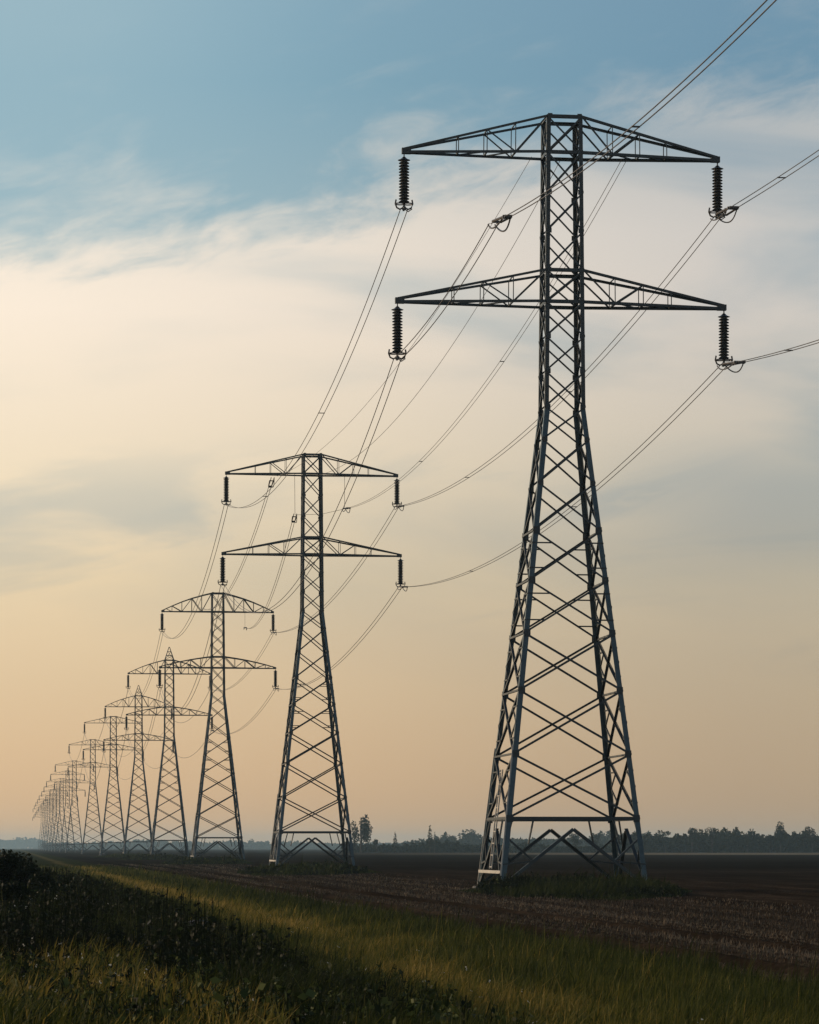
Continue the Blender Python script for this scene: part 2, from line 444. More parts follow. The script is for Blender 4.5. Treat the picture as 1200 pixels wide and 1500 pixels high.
def make_pylon(arched=False, peaked=False):
    root = empty('lattice_pylon')
    ub, lb, lt = arm_levels(arched)
    lv = LV if not arched else [z for z in LV if z < 28] + [lb, lt, lt + 1.75, lt + 3.5, lt + 5.2, ub, Z_TOP]
    for sx in (-1, 1):
        for sy in (-1, 1):
            for za, zb_ in ((-0.15, Z_WAIST), (Z_WAIST, Z_TOP + 0.05)):
                mb = MB()
                p, q = corner(sx, sy, za), corner(sx, sy, zb_); d = (q - p).normalized()
                w_ = 0.25 if za < 1 else 0.195; t = 0.035
                fx = Vector((-sx, 0, 0)); fy = Vector((0, -sy, 0))
                fx = (fx - d * fx.dot(d)).normalized(); fy = (fy - d * fy.dot(d)).normalized()
                m_ = (p + q) / 2; L = (q - p).length
                mb.box_axes(m_ + fx * (w_ / 2), d * (L / 2), fx * (w_ / 2), fy * (t / 2))
                mb.box_axes(m_ + fy * (w_ / 2 + t / 2), d * (L / 2), fy * (w_ / 2), fx * (t / 2))
                if za < 0: lg = mb.build('leg', LEG_SKYLIT, root)
                else: mb.build('mast_leg', STEEL, root)
            fm = MB(); c = corner(sx, sy, 0.0)
            fm.lathe((c.x, c.y, -0.3), [(0.33, 0.0), (0.33, 0.36), (0.26, 0.45)], 12)
            fm.build('footing', CONC, lg)
    # lattice: one mesh per face of the body
    for ax, sgn in (('y', -1), ('y', 1), ('x', -1), ('x', 1)):
        mb = MB()
        n = Vector((0, sgn, 0)) if ax == 'y' else Vector((sgn, 0, 0))
        cn = (lambda s, z: corner(s, sgn, z)) if ax == 'y' else (lambda s, z: corner(sgn, s, z))
        off = n * 0.024
        for i, (za, zb_) in enumerate(zip(lv, lv[1:])):
            w_ = 0.115 if za < 12 else (0.10 if za < 22 else 0.09)
            mb.angle(cn(-1, za) + off, cn(1, zb_) + off, w_, 0.018, n)
            mb.angle(cn(1, za) - off * 0.1, cn(-1, zb_) - off * 0.1, w_, 0.018, n)
            if za < 18:
                # redundant members from the legs to the quarter points of the diagonals
                for s in (-1, 1):
                    d0 = cn(s, za).lerp(cn(-s, zb_), 0.25); d1 = cn(s, zb_).lerp(cn(-s, za), 0.25)
                    zm = (za + zb_) / 2
                    if ax == 'x' or i in (3, 4):
                        mb.bar(d0, cn(s, za * 0.5 + zm * 0.5), 0.07)
                        mb.bar(d1, cn(s, zb_ * 0.5 + zm * 0.5), 0.07)
                    if ax == 'x': mb.bar(d0, cn(s, zm), 0.07); mb.bar(d1, cn(s, zm), 0.07)
            if ax == 'x' and za < 21: mb.bar(cn(-1, za), cn(1, za), 0.10)
        for z in (LV[0], lb, lt, ub, Z_TOP):
            mb.angle(cn(-1, z), cn(1, z), 0.19 if z < 5 else 0.17, 0.02, n)
        if ax == 'y':
            for z in lv:                        # gusset plates at the joints
                for s in (-1, 1):
                    c = cn(s, z) + n * 0.05 - Vector((s * 0.15, 0, 0)); g_ = 0.17 if z < 20 else 0.12
                    mb.box_axes(c, Vector((g_, 0, 0)), Vector((0, 0.008, 0)), Vector((0, 0, g_ * 1.1)))
        # foot: inverted V with struts under the lowest tie
        ap = (cn(-1, LV[0] - 0.55) + cn(1, LV[0] - 0.55)) / 2
        for s in (-1, 1):
            ft = cn(s, 0.15)
            mb.angle(ap, ft, 0.17, 0.02, n)
            mid = ap.lerp(ft, 0.55)
            mb.angle(cn(s, LV[0] - 0.9), mid, 0.10, 0.015, n)
            mb.bar(cn(s, 1.35), mid, 0.08)
            mb.bar(cn(s, LV[0]) * 0.8 + cn(-s, LV[0]) * 0.2, ap.lerp(ft, 0.62) + Vector((0, 0, 1.1)), 0.07)
            if ax == 'x': mb.bar(cn(s, 0.9), ap.lerp(ft, 0.8), 0.08)
        mb.build('lattice_bracing', STEEL, root)
    # climbing pegs and rungs on the left face
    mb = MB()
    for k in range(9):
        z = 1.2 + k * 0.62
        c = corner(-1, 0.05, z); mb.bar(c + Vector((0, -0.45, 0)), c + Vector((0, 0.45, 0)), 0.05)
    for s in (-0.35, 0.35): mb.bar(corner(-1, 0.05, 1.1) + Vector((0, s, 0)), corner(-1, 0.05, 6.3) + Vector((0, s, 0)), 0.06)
    mb.build('climbing_ladder', ZINC_AND_SUN, root)
    # strips added as painted sunlight on the left leg edges; foot tie paled likewise
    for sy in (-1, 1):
        mb = MB(); o_ = Vector((-0.03, -0.02 * sy, 0)); mb.bar(corner(-1, sy, 0.05) + o_, corner(-1, sy, 7.5) + o_, 0.05, 0.10); mb.build('sunlit_edge', ZINC_AND_SUN, root)
    mb = MB(); mb.bar(corner(-1, -1, 0.95) + Vector((-0.07, 0, 0)), corner(-1, 1, 0.95) + Vector((-0.07, 0, 0)), 0.06, 0.16); mb.build('foot_tie', ZINC_AND_SUN, root)
    for side in (-1, 1):
        for zb_, zt, L in ((ub, Z_TOP, L_UP), (lb, lt, L_LO)):
            crossarm(side, zb_, zt, L, arched).build('crossarm', STEEL, root)
            i_o = insulator_mb().build('insulator', GLASS_INS, root, False)
            i_o.location = (side * L, 0, zb_)
            horns_mb().build('arcing_horn', WIRE, i_o)
    if peaked:
        mb = MB(); tip = Vector((0, 0, Z_TOP + 2.7))
        for sx in (-1, 1):
            for sy in (-1, 1):
                mb.angle(corner(sx, sy, Z_TOP), tip + Vector((sx * 0.05, sy * 0.05, 0)), 0.13, 0.02, Vector((0, sy, 0)))
        for f in (0.35, 0.65):
            q = [corner(sx, sy, Z_TOP).lerp(tip, f) for sx, sy in ((-1, -1), (1, -1), (1, 1), (-1, 1))]
            for a in range(4): mb.bar(q[a], q[(a + 1) % 4], 0.07)
            for a in range(4): mb.bar(q[a], corner(*[(-1, -1), (1, -1), (1, 1), (-1, 1)][(a + 1) % 4], Z_TOP), 0.07)
        mb.build('peak', STEEL, root)
    return root


# (photo x of the axis, distance)
PY = [(823, D1), (457, 306), (319, 472), (248, 640), (203, 790), (166, 915), (136, 1110), (109, 1380), (99, 1560), (90.5, 1730), (85, 1880), (80, 2040), (75, 2200), (71, 2380), (67.5, 2540), (64.5, 2720), (61.5, 2940)]
POS = [Vector(((x - 600) / F * d, d, 0)) for x, d in PY]
ROT = R(7.2)
ORD = ['', '', 'third', 'fourth', 'fifth', 'sixth', 'seventh', 'eighth', 'ninth', 'tenth', 'eleventh', 'twelfth', 'thirteenth', 'fourteenth', 'fifteenth', 'sixteenth']
plain = make_pylon(False); bowed = make_pylon(True); spire = make_pylon(True, True)
pyl = []
for i, p in enumerate(POS):
    src = plain if i < 2 or i > 4 else (spire if i in (3, 4) else bowed)
    o = src if i in (0, 2, 3) else copy_tree(src)
    o.location = p; o.rotation_euler = (0, 0, ROT)
    if i == 0: l = 'nearest and tallest steel lattice pylon, straight tapered crossarms, standing in weeds at right'
    elif i == 1: l = 'second nearest lattice pylon with straight crossarms, left of the tallest one'
    elif i == len(POS) - 1: l = 'farthest and faintest pylon, at the hazy left end of the row'
    else:
        l = '%s pylon of the receding row counted from the nearest, %s' % (ORD[i], 'bowed crossarms and pointed peak' if i in (3, 4) else ('bowed crossarms and flat top' if i < 3 else ('thin and crowded by its neighbours' if i < 8 else 'a thin hazy silhouette')))
    tag(o, l, 'pylon', 'lattice pylons in a row across the field')
    pyl.append(o)

# ------------------------------------------------------------------ cables
cs, sn = math.cos(ROT), math.sin(ROT)
def att(i, side, up):
    """lower end of an insulator of pylon i (i = -1: the pylon behind the camera)"""
    if i < 0: base = POS[0] + Vector((17.45, -139, 0))
    else: base = POS[i]
    L = L_UP if up else L_LO; zb_ = arm_levels(i in (2, 3, 4))[0 if up else 1]
    return base + Vector((cs * L * side, sn * L * side, zb_ - INS + 0.02))


def span(p, q, sag, n=36, f0=0.0, f1=1.0):
    out_ = []
    for k in range(n + 1):
        t = f0 + (f1 - f0) * k / n; c = p.lerp(q, t); c.z -= 4 * sag * t * (1 - t); out_.append(c)
    return out_


def cable(paths, label, group='overhead conductors strung between the pylons', r=0.022, sep=0.19, spacers=(0.3, 0.6), end=None, start=None, twin=True):
    """paths: list of point lists joined end to end"""
    pts = [Vector(p) for p in paths]
    root = empty('power_cable', pts[0])
    loc = [p - pts[0] for p in pts]
    sv = Vector((cs, sn, 0)) * sep
    offs = (-1, 1) if twin else (0,)
    for s in offs:
        mb = MB(); mb.tube([p + sv * s for p in loc], r, 6); mb.build('wire', WIRE, root, True)
    if twin:
        for f in spacers:
            c = loc[int(f * (len(loc) - 1))]; mb = MB(); mb.bar(c - sv * 1.15, c + sv * 1.15, 0.06, 0.05); mb.build('spacer', WIRE, root)
    for kind, k0, dirn in (('end', len(loc) - 1, -1), ('start', 0, 1)):
        if (kind == 'end' and not end) or (kind == 'start' and not start): continue
        p = loc[k0]; d = (loc[k0 + 2 * dirn] - p).normalized()
        a = p + d * 1.0; e = p + d * 3.6
        mb = MB()
        for s in (-1, 1):
            mb.tube([a + sv * s * 1.6 + Vector((0, 0, 0.02)), e + sv * s * 1.2], 0.055, 6)
        mb.bar(e - sv * 1.5, e + sv * 1.5, 0.13, 0.14); mb.bar(a - sv * 1.6, a + sv * 1.6, 0.09, 0.09); mb.bar(e - sv * 1.3 + d * 0.35, e + sv * 1.3 + d * 0.35, 0.09, 0.11)
        mb.build('strain_clamp', WIRE, root)
        mb = MB()
        for s, dep in ((-1, 0.32), (1, 0.46)):
            lp = []
            for k in range(13):
                t = k / 12; c = e.lerp(p - d * 0.6, t) + sv * s * (1.2 + 0.6 * math.sin(math.pi * t)); c.z -= dep * 4 * t * (1 - t) * 0.9; lp.append(c)
            mb.tube(lp, 0.035, 6)
        mb.build('jumper_loop', WIRE, root)
    tag(root, label, 'cable', group)
    return root


name = lambda i: ['nearest', 'second', 'third', 'fourth', 'fifth', 'sixth', 'seventh'][i]
SAG = {(-1, True): 5.1, (-1, False): 7.0, (1, True): 3.1, (1, False): 3.0}
for i in range(6):
    for side in (-1, 1):
        for up in (True, False):
            sg = SAG[(side, up)] * (1.0 if i == 0 else 1.05)
            pts = span(att(i, side, up), att(i + 1, side, up), sg, 44 if i < 2 else 20)
            lab = 'twin cable from %s %s arm of the %s pylon to the %s pylon' % ('upper' if up else 'lower', 'left' if side < 0 else 'right', name(i), name(i + 1))
            if i < 3: cable(pts, lab, r=0.023 if i == 0 else 0.029, spacers=(0.33, 0.68) if i == 0 else (), end=(side > 0))
            else:
                mb = MB(); mb.tube(pts, 0.045, 4); o = mb.build('power_cable', WIRE)
                tag(o, lab.replace('twin cable', 'faint thin cable'), 'cable', 'overhead conductors strung between the pylons')
# incoming spans at the right, from the pylon behind the camera
cable(span(att(0, 1, True), att(-1, 1, True), 2.4, 60), 'twin cable leaving the right edge from the nearest pylon upper right arm', spacers=(0.1,), start=True)
cable(span(att(0, 1, False), att(-1, 1, False), 3.9, 60), 'twin cable leaving the right edge from the nearest pylon lower right arm', spacers=(0.1,), start=True)
# lower left arm: a tie up to an in-line strain clamp, then the span sweeping up over the pylon to the top edge
pA = att(0, -1, False); rd = Vector((17.45, -139, 0)) / 139.0
def along(u, z, dx=0.0): c = pA + rd * u; return Vector((c.x + dx, c.y, z))
P_ = along(33.0, zy(335) * 0 + CH + (HORIZON - 335) * 132.0 / F)
tie = [pA.lerp(P_, t) - Vector((0, 0, 0.5 * 4 * t * (1 - t))) for t in np.linspace(0, 1, 16)]
swp = []
for t in np.linspace(0, 1, 60):
    tau = 104.0 * t; swp.append(along(33.0 + tau, P_.z - 0.1255 * tau + 0.001025 * tau * tau))
cable(tie, 'short twin cable from nearest pylon lower left arm up to the strain clamp', spacers=(), r=0.023)
cable(swp, 'twin cable sweeping across the nearest pylon up to the top edge of the sky', spacers=(0.3, 0.5), start=True, r=0.021, sep=0.12)
# middle conductor and thin earth wires
def local(i, x, z, y=0.0): return POS[i] + Vector((cs * x - sn * y, sn * x + cs * y, z))
cable(span(local(0, 3.35, Z_UB - 0.1), local(1, 3.2, Z_UB - 3.3), 3.9, 44), 'twin cable under the nearest pylon top crossarm leading to the second mast', end=True, r=0.017, sep=0.14)
cable(span(local(1, -1.7, Z_UB - 4.0, -0.5), local(2, 4.1, Z_UB - 3.2), 3.5, 30), 'twin cable from beside the second pylon mast to beside the third pylon', start=True, end=True, r=0.027, spacers=(), sep=0.12)
cable(span(local(0, 0.0, Z_UB - 0.1), local(1, 0.4, Z_UB - 0.1), 3.6, 44), 'single thin wire from the nearest pylon mast to the second pylon mast', twin=False, r=0.017)
cable(span(local(0, -1.6, Z_UB - 0.1), local(1, -3.4, Z_UB - 0.2), 3.0, 44), 'single thin wire left of the nearest pylon mast under its top crossarm', twin=False, r=0.014)
cable(span(local(1, -3.9, Z_UB - 0.5, -0.4), local(2, -2.5, Z_UB - 0.3), 4.2, 30), 'twin cable hung under the left top crossarm of the second pylon', r=0.027, start=True, spacers=(), sep=0.12)
cable([local(1, 3.2, Z_UB - 3.3), local(1, 0.9, Z_UB - 3.9, -0.6), local(1, -1.7, Z_UB - 4.0, -0.5)], 'short slack jumper wire crossing in front of the second pylon mast', twin=False, r=0.02)

for pi, lx, z0, z1, ly, lab in ((1, 3.2, Z_UB, Z_UB - 3.3, 0.0, 'fine hanger wire under the right top crossarm of the second pylon'), (1, -1.7, Z_UB, Z_UB - 4.0, -0.5, 'fine hanger wire under the left top crossarm of the second pylon'),
                            (2, 4.1, Z_UB - 0.9, Z_UB - 3.2, 0.0, 'fine hanger wire under the right top crossarm of the third pylon')):
    a, b_ = local(pi, lx, z0, ly * 0.3), local(pi, lx, z1, ly); mb = MB(); mb.tube([a - a, b_ - a], 0.02, 5)
    o = mb.build('hanger_wire', WIRE); o.location = a; tag(o, lab, 'wire')

# ------------------------------------------------------------------ trees
def leaf_cloud(centres, radii, n, size, squash=1.0, seed=0):
    """n small tilted leaf-clump quads spread through ellipsoid lobes"""
    r = np.random.default_rng(seed)
    centres = np.asarray(centres, float); radii = np.asarray(radii, float)
    wgt = radii.prod(1) ** (2 / 3.0); k = r.choice(len(centres), n, p=wgt / wgt.sum())
    d = r.normal(size=(n, 3)); d /= np.linalg.norm(d, axis=1)[:, None]
    rad = r.uniform(0.35, 1.0, n) ** 0.6
    c = centres[k] + d * rad[:, None] * radii[k]
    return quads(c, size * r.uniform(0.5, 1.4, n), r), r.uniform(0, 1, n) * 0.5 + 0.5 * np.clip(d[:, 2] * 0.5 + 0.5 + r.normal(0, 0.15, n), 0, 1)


def quads(c, s, r):
    n = len(c)
    a = r.normal(size=(n, 3)); a /= np.linalg.norm(a, axis=1)[:, None]
    b_ = r.normal(size=(n, 3)); b_ -= a * (a * b_).sum(1)[:, None]; b_ /= np.linalg.norm(b_, axis=1)[:, None]
    a *= s[:, None] * 0.5; b_ *= s[:, None] * 0.5
    v = np.stack([c - a * 1.0, c - b_ * 0.6, c + a * 1.0, c + b_ * 0.6], 1).reshape(-1, 3)
    return v


def leaf_obj(name_, v, tint, mat, parent=None):
    n = len(v) // 4
    return mesh_obj(name_, v, np.arange(n * 4).reshape(n, 4), mat, parent, False, {'tint': np.repeat(np.clip(tint, 0, 1), 4)})


def make_tree(kind, H, seed):
    r = np.random.default_rng(seed); root = empty('tree')
    if kind == 'spire':
        cc = [(0, 0, H * f) for f in (0.2, 0.4, 0.6, 0.8, 0.93)]; rr = [(H * q, H * q, H * 0.16) for q in (0.13, 0.14, 0.11, 0.075, 0.035)]; n = 500; sz = H * 0.055
    elif kind == 'plumes':                     # several upright plumes, gaps between
        cc, rr = [], []
        for k in range(9):
            x, y = r.uniform(-0.2, 0.2) * H, r.uniform(-0.15, 0.15) * H; top = H * r.uniform(0.66, 1.0) * (1 - abs(x) / H * 0.9)
            for f in (0.45, 0.65, 0.85): cc.append((x * (0.7 + 0.4 * f), y, top * f + 0.03 * H)); rr.append((H * 0.075, H * 0.075, H * 0.13))
        n = 1900; sz = H * 0.045
    else:
        cc, rr = [], []
        for k in range(11):
            a = r.uniform(0, 6.28); q = r.uniform(0.05, 0.34) * H
            z = H * r.uniform(0.36, 0.86); q *= 1.15 - 0.75 * (z / H)
            cc.append((q * math.cos(a), q * math.sin(a), z)); e = H * r.uniform(0.10, 0.19); rr.append((e, e, e * 0.8))
        n = 900; sz = H * 0.06
    v, t = leaf_cloud(cc, rr, n, sz, seed=seed)
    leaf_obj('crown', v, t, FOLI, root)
    mb = MB(); mb.tube([(0, 0, -0.3), (0.01 * H, 0, 0.25 * H), (-0.01 * H, 0, 0.55 * H), (0, 0, 0.85 * H)], [0.032 * H, 0.024 * H, 0.016 * H, 0.006 * H], 7)
    for k in range(7):
        c = cc[int(r.integers(len(cc)))]; z0 = H * r.uniform(0.15, 0.4)
        mb.tube([(0, 0, z0), (c[0] * 0.5, c[1] * 0.5, z0 * 0.5 + c[2] * 0.5), c], [0.012 * H, 0.008 * H, 0.003 * H], 5)
    mb.build('trunk', BARK, root, True)
    return root


def wood(name_, label, x0, x1, y0, y1, hmin, hmax, n, size, seed, bump=22.0, taper=False):
    r = np.random.default_rng(seed)
    cwid = hmax * 0.42; nc = int((x1 - x0) / cwid * 6.5)
    cx = r.uniform(x0, x1, nc); cy = r.uniform(y0, y1, nc)
    ch = (hmin + (hmax - hmin) * np.clip(0.45 + 0.5 * fnoise(cx / bump, cx / bump * 0.3, seed), 0, 1)) * r.choice([0.72, 0.85, 0.95, 1.12], nc, p=[0.30, 0.36, 0.27, 0.07])
    if taper:
        ex = 0.25 * (x1 - x0); ch = ch * np.clip(np.minimum((cx - x0) / ex, (x1 - cx) / ex), 0.15, 1) ** 0.7
    cw = cwid * r.uniform(0.35, 0.75, nc) * np.clip(ch / hmax, 0.4, 1)
    k = r.integers(0, nc, n); d = r.normal(size=(n, 3)); d /= np.linalg.norm(d, axis=1)[:, None]; q = r.uniform(0.2, 1, n) ** 0.5
    x = cx[k] + d[:, 0] * q * cw[k]; y = cy[k] + d[:, 1] * q * cw[k]; z = ch[k] * (0.56 + 0.44 * d[:, 2] * q)
    low = r.uniform(0, 1, n) < 0.4                # undergrowth closing the foot of the wood
    x = np.where(low, r.uniform(x0, x1, n), x); z = np.where(low, r.uniform(0, 1.0, n) * (0.45 * hmin + 0.25 * hmax) * (np.clip(np.minimum((x - x0) / (0.25 * (x1 - x0)), (x1 - x) / (0.25 * (x1 - x0))), 0.2, 1) if taper else 1.0), z); y = np.where(low, r.uniform(y0, y1, n), y)
    c = np.stack([x, y, z], 1)
    v = quads(c, size * r.uniform(0.5, 1.5, n), r)
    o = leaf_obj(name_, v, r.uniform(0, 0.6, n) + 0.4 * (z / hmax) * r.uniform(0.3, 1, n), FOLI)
    tag(o, label, 'woodland', kind='stuff')
    return o


px2 = lambda px, d: (px - 600) / F * d
TD = 1450.0
wood('woodland', 'dark belt of trees on the horizon at the right', px2(905, TD), px2(1330, TD), TD, TD + 45, 8.8, 11.2, 80000, 1.25, 31)
wood('woodland', 'low dark hedge belt on the horizon behind the tallest pylon', px2(500, TD), px2(915, TD), TD + 10, TD + 40, 2.6, 6.2, 24000, 1.1, 32)
wood('woodland', 'pale hazy wooded rise behind the hedge belt in the middle', px2(560, 2500), px2(1060, 2500), 2450, 2560, 9.0, 19.0, 26000, 2.6, 33, 55.0, True)
wood('woodland', 'pale blue treeline beyond the pylon row, left of the plumed tree', px2(66, 5500), px2(640, 5500), 5450, 5600, 10.0, 20.0, 22000, 4.4, 34, 110.0)
wood('woodland', 'palest treeline at the far left edge beyond the pylons', px2(-160, 9500), px2(64, 9500), 9450, 9600, 30.0, 44.0, 12000, 7.5, 35, 75.0)

def top_h(y, d): return CH + (HORIZON - y) / F * d
TREES = [
    ('plumes', 529, 1189, TD - 5, 'tall tree of upright plumes with gaps, standing alone right of the second pylon'),
    ('spire', 630, 1212, TD, 'dark narrow spire tree in the middle of the horizon'),
    ('spire', 637, 1222, TD + 4, 'short spire tree touching the right side of the dark narrow spire'),
    ('spire', 579, 1221, TD + 2, 'small pointed tree between the plumed tree and the dark spire'),
    ('round', 505, 1236, TD + 4, 'small round tree right against the second pylon foot'),
    ('round', 552, 1228, TD + 8, 'low bushy tree just right of the plumed tree'),
    ('round', 691, 1215, 2440, 'pale rounded tree standing up from the hazy rise'),
    ('round', 662, 1222, 2440, 'pale low tree left of the rounded one on the hazy rise'),
    ('plumes', 1143, 1203, TD - 4, 'tall two-plumed tree rising out of the belt near the right edge'),
    ('round', 1190, 1210, TD - 6, 'broad dark tree at the right edge of the treeline'),
    ('spire', 1066, 1216, TD - 3, 'narrow tree in the gap of the right treeline'),
    ('round', 1014, 1210, TD - 5, 'highest knobbly tree in the right treeline next to the tallest pylon'),
    ('round', 1043, 1213, TD - 4, 'forked dark tree just left of the gap in the right treeline'),
    ('round', 1095, 1219, TD - 5, 'rounded tree right of the gap in the right treeline'),
    ('round', 975, 1217, TD - 4, 'small dark tree seen just right of the tallest pylon'),
    ('round', 842, 1219, TD - 2, 'bushy tree framed between the legs of the tallest pylon'),
    ('round', 873, 1222, TD - 2, 'dark bush-like tree behind the right leg of the tallest pylon'),
]
for k, (kind, px, yt, d, lab) in enumerate(TREES):
    t = make_tree(kind, top_h(yt, d) + 0.4, 100 + k); t.location = (px2(px, d), d, 0)
    tag(t, lab, 'tree', 'trees along the horizon')

# ------------------------------------------------------------------ grass, stubble, weeds
def blades(x, y, h, wd, lean, tint, name_, mat, label, cat, seed):
    r = np.random.default_rng(seed); n = len(x)
    z = ground_z(x, y) - 0.02
    a = r.uniform(0, 2 * np.pi, n); ca, sa_ = np.cos(a), np.sin(a)
    la = r.normal(0.4, 1.2, n); lx, ly = np.cos(la) * lean * h, np.sin(la) * lean * h
    hw = wd * 0.5
    P0 = np.stack([x - ca * hw, y - sa_ * hw, z], 1); P1 = np.stack([x + ca * hw, y + sa_ * hw, z], 1)
    mx, my, mz = x + lx * 0.3, y + ly * 0.3, z + h * 0.6
    P2 = np.stack([mx + ca * hw * 0.8, my + sa_ * hw * 0.8, mz], 1); P3 = np.stack([mx - ca * hw * 0.8, my - sa_ * hw * 0.8, mz], 1)
    P4 = np.stack([x + lx, y + ly, z + h * np.sqrt(np.clip(1 - lean ** 2 * 0.5, 0.3, 1))], 1)
    v = np.stack([P0, P1, P2, P3, P4], 1).reshape(-1, 3)
    i = np.arange(n)[:, None] * 5
    f = np.concatenate([i + np.array([[0, 1, 2]]), i + np.array([[0, 2, 3]]), i + np.array([[3, 2, 4]])], 0)
    o = mesh_obj(name_, v, f, mat, None, False, {'tint': np.repeat(np.clip(tint, 0, 1), 5)})
    tag(o, label, cat, kind='stuff')
    return o


def strip(n, a, b_, d0, d1, pw=1.0, seed=0):
    """random points between offsets a..b of the row, thinning out with distance"""
    r = np.random.default_rng(seed)
    t = r.uniform(0, 1, n); y = 1.0 / ((1 - t) / d0 ** pw + t / d1 ** pw) ** (1 / pw)
    x0 = r.uniform(a, b_, n)
    return x0 - ROW * y, y, x0


r = rng
x, y, x0 = strip(230000, 2.6, 11.9, 27.0, 330.0, 1.0, 41)
e = verge_edge(y); keep = x0 < e + 0.35 * r.normal(0, 0.5, len(x)); x, y, x0 = x[keep], y[keep], x0[keep]; n = len(x)
sk = np.exp(-((x0 - 6.6 - 0.5 * fnoise(y * 0.07, y * 0.03, 21)) / (1.05 + 0.35 * fnoise(y * 0.21, y * 0.1, 22))) ** 2) * np.clip(0.85 + 0.5 * fnoise(x * 1.1, y * 0.3, 23), 0.15, 1.1)
patch = fnoise(x * 0.8, y * 0.22, 51)
h = np.clip(0.30 + 0.17 * fnoise(x * 1.6, y * 0.5, 54), 0.12, 0.6) * r.uniform(0.45, 1.35, n) * (1 - 0.25 * sk) + 0.12 * sstep(x0, 8.5, 10.6) * r.uniform(0, 1, n)
h *= np.where(r.uniform(0, 1, n) < 0.03, 1.7, 1.0)
wd = np.maximum(0.012, y * 0.00026) * r.uniform(0.7, 1.5, n)
tint = 0.27 + 0.21 * patch + 0.62 * sk * r.uniform(0.5, 1.2, n) + r.normal(0, 0.10, n) + 0.25 * (r.uniform(0, 1, n) < 0.06)
blades(x, y, h, wd, r.uniform(0.05, 0.75, n) * (0.7 + 0.5 * sk), tint, 'verge_grass', GRASS, 'rough green grass of the verge with a yellow dry streak', 'grass', 42)

# bottom-left clearing: shorter sunlit grass and herbs
x, y, x0 = strip(26000, -3.5, 2.4, 27.0, 52.0, 1.0, 43); n = len(x)
patch = fnoise(x * 1.1, y * 0.4, 52)
blades(x, y, np.clip(0.28 + 0.2 * fnoise(x * 2.0, y * 0.9, 56), 0.08, 0.6) * r.uniform(0.4, 1.4, n), 0.02 * r.uniform(0.6, 1.5, n), r.uniform(0.1, 0.8, n), 0.50 + 0.30 * patch + r.normal(0, 0.17, n), 'meadow_grass', GRASS, 'yellowish short grass and herbs in the bottom left corner', 'grass', 44)

# stubble on the field by the verge
x, y, x0 = strip(260000, 10.9, 30.0, 40.0, 420.0, 1.0, 45); n = len(x)
e = verge_edge(y); keep = (x0 > e - 0.1) & (np.abs(x0 - 13.75 - 0.12 * fnoise(y * 0.11, y * 0.05, 4)) > 0.64) & (np.abs(x0 - 16.9 - 0.12 * fnoise(y * 0.11, y * 0.05, 4)) > 0.64) & (r.uniform(0, 1, n) < (1.2 - sstep(x0, 17, 30)))
x, y, x0 = x[keep], y[keep], x0[keep]; n = len(x)
rowk = 0.5 + 0.5 * np.sin(x0 * 2 * np.pi / 0.62)
blades(x, y, (0.07 + 0.055 * rowk) * (0.8 + 0.35 * fnoise(x0 * 1.2, y * 0.02, 57)) * r.uniform(0.4, 1.5, n), np.maximum(0.012, y * 0.00022) * r.uniform(0.6, 1.4, n), r.uniform(0.05, 0.7, n), 0.44 + 0.28 * fnoise(x0 * 1.3, y * 0.03, 53) + r.normal(0, 0.17, n), 'stubble', STRAW, 'brown dry stubble along the near side of the field', 'stubble', 46)


def weeds(x, y, hh, nl, size, tint, name_, label, seed, mat=WEED, base=0.0):
    r = np.random.default_rng(seed); n = len(x)
    z0 = ground_z(x, y) + base
    k = np.repeat(np.arange(n), nl); N_ = len(k)
    f = r.uniform(0.1, 1.0, N_) ** 0.8
    a = r.uniform(0, 2 * np.pi, N_); rad = r.uniform(0.03, 0.22, N_) * (1.3 - f) * np.maximum(hh[k], 0.4)
    c = np.stack([x[k] + np.cos(a) * rad, y[k] + np.sin(a) * rad, z0[k] + f * hh[k]], 1)
    v = quads(c, size * r.choice([0.45, 0.7, 1.0, 1.5, 2.2], N_, p=[0.34, 0.34, 0.22, 0.08, 0.02]) * np.maximum(1.0, y[k] / 60.0), r)
    tl = tint[k] + r.normal(0, 0.16, N_) + 0.2 * f * r.uniform(0, 1, N_)
    # stems as slim upright quads
    sw = 0.008 * np.maximum(1.0, y / 50.0)
    S0 = np.stack([x - sw, y, z0 - 0.05], 1); S1 = np.stack([x + sw, y, z0 - 0.05], 1)
    lx = r.normal(0, 0.08, n); S2 = np.stack([x + sw * 0.6 + lx, y, z0 + hh], 1); S3 = np.stack([x - sw * 0.6 + lx, y, z0 + hh], 1)
    v = np.concatenate([v, np.stack([S0, S1, S2, S3], 1).reshape(-1, 3)], 0)
    o = leaf_obj(name_, v, np.concatenate([tl, tint * 0.8]), mat)
    tag(o, label, 'weeds', kind='stuff')
    return o


x, y, x0 = strip(9500, -4.5, 5.4, 34.0, 150.0, 1.0, 47); n = len(x)
clear_ = (y < 46) & (x0 < 1.9 + 0.5 * fnoise(y * 0.5, y * 0.2, 61))
keep = ~clear_ & (x0 < 4.2 + 0.7 * fnoise(y * 0.12, y * 0.05, 62) + 0.5 * fnoise(x0 * 2.0, y * 0.6, 66)) & (fnoise(x0 * 1.3, y * 0.35, 67) > -0.55); x, y, x0 = x[keep], y[keep], x0[keep]; n = len(x)
hh = np.clip(0.58 + 0.42 * fnoise(x0 * 1.2, y * 0.28, 63), 0.18, 1.2) * r.uniform(0.45, 1.3, n) * (1 - 0.6 * sstep(x0, 2.8, 4.9))
weeds(x, y, hh, 24, 0.06, 0.22 + 0.2 * fnoise(x0 * 0.7, y * 0.3, 64) + 0.25 * (r.uniform(0, 1, n) < 0.10), 'dark_weeds', 'dense dark weeds and nettles on the bank at lower left', 48)
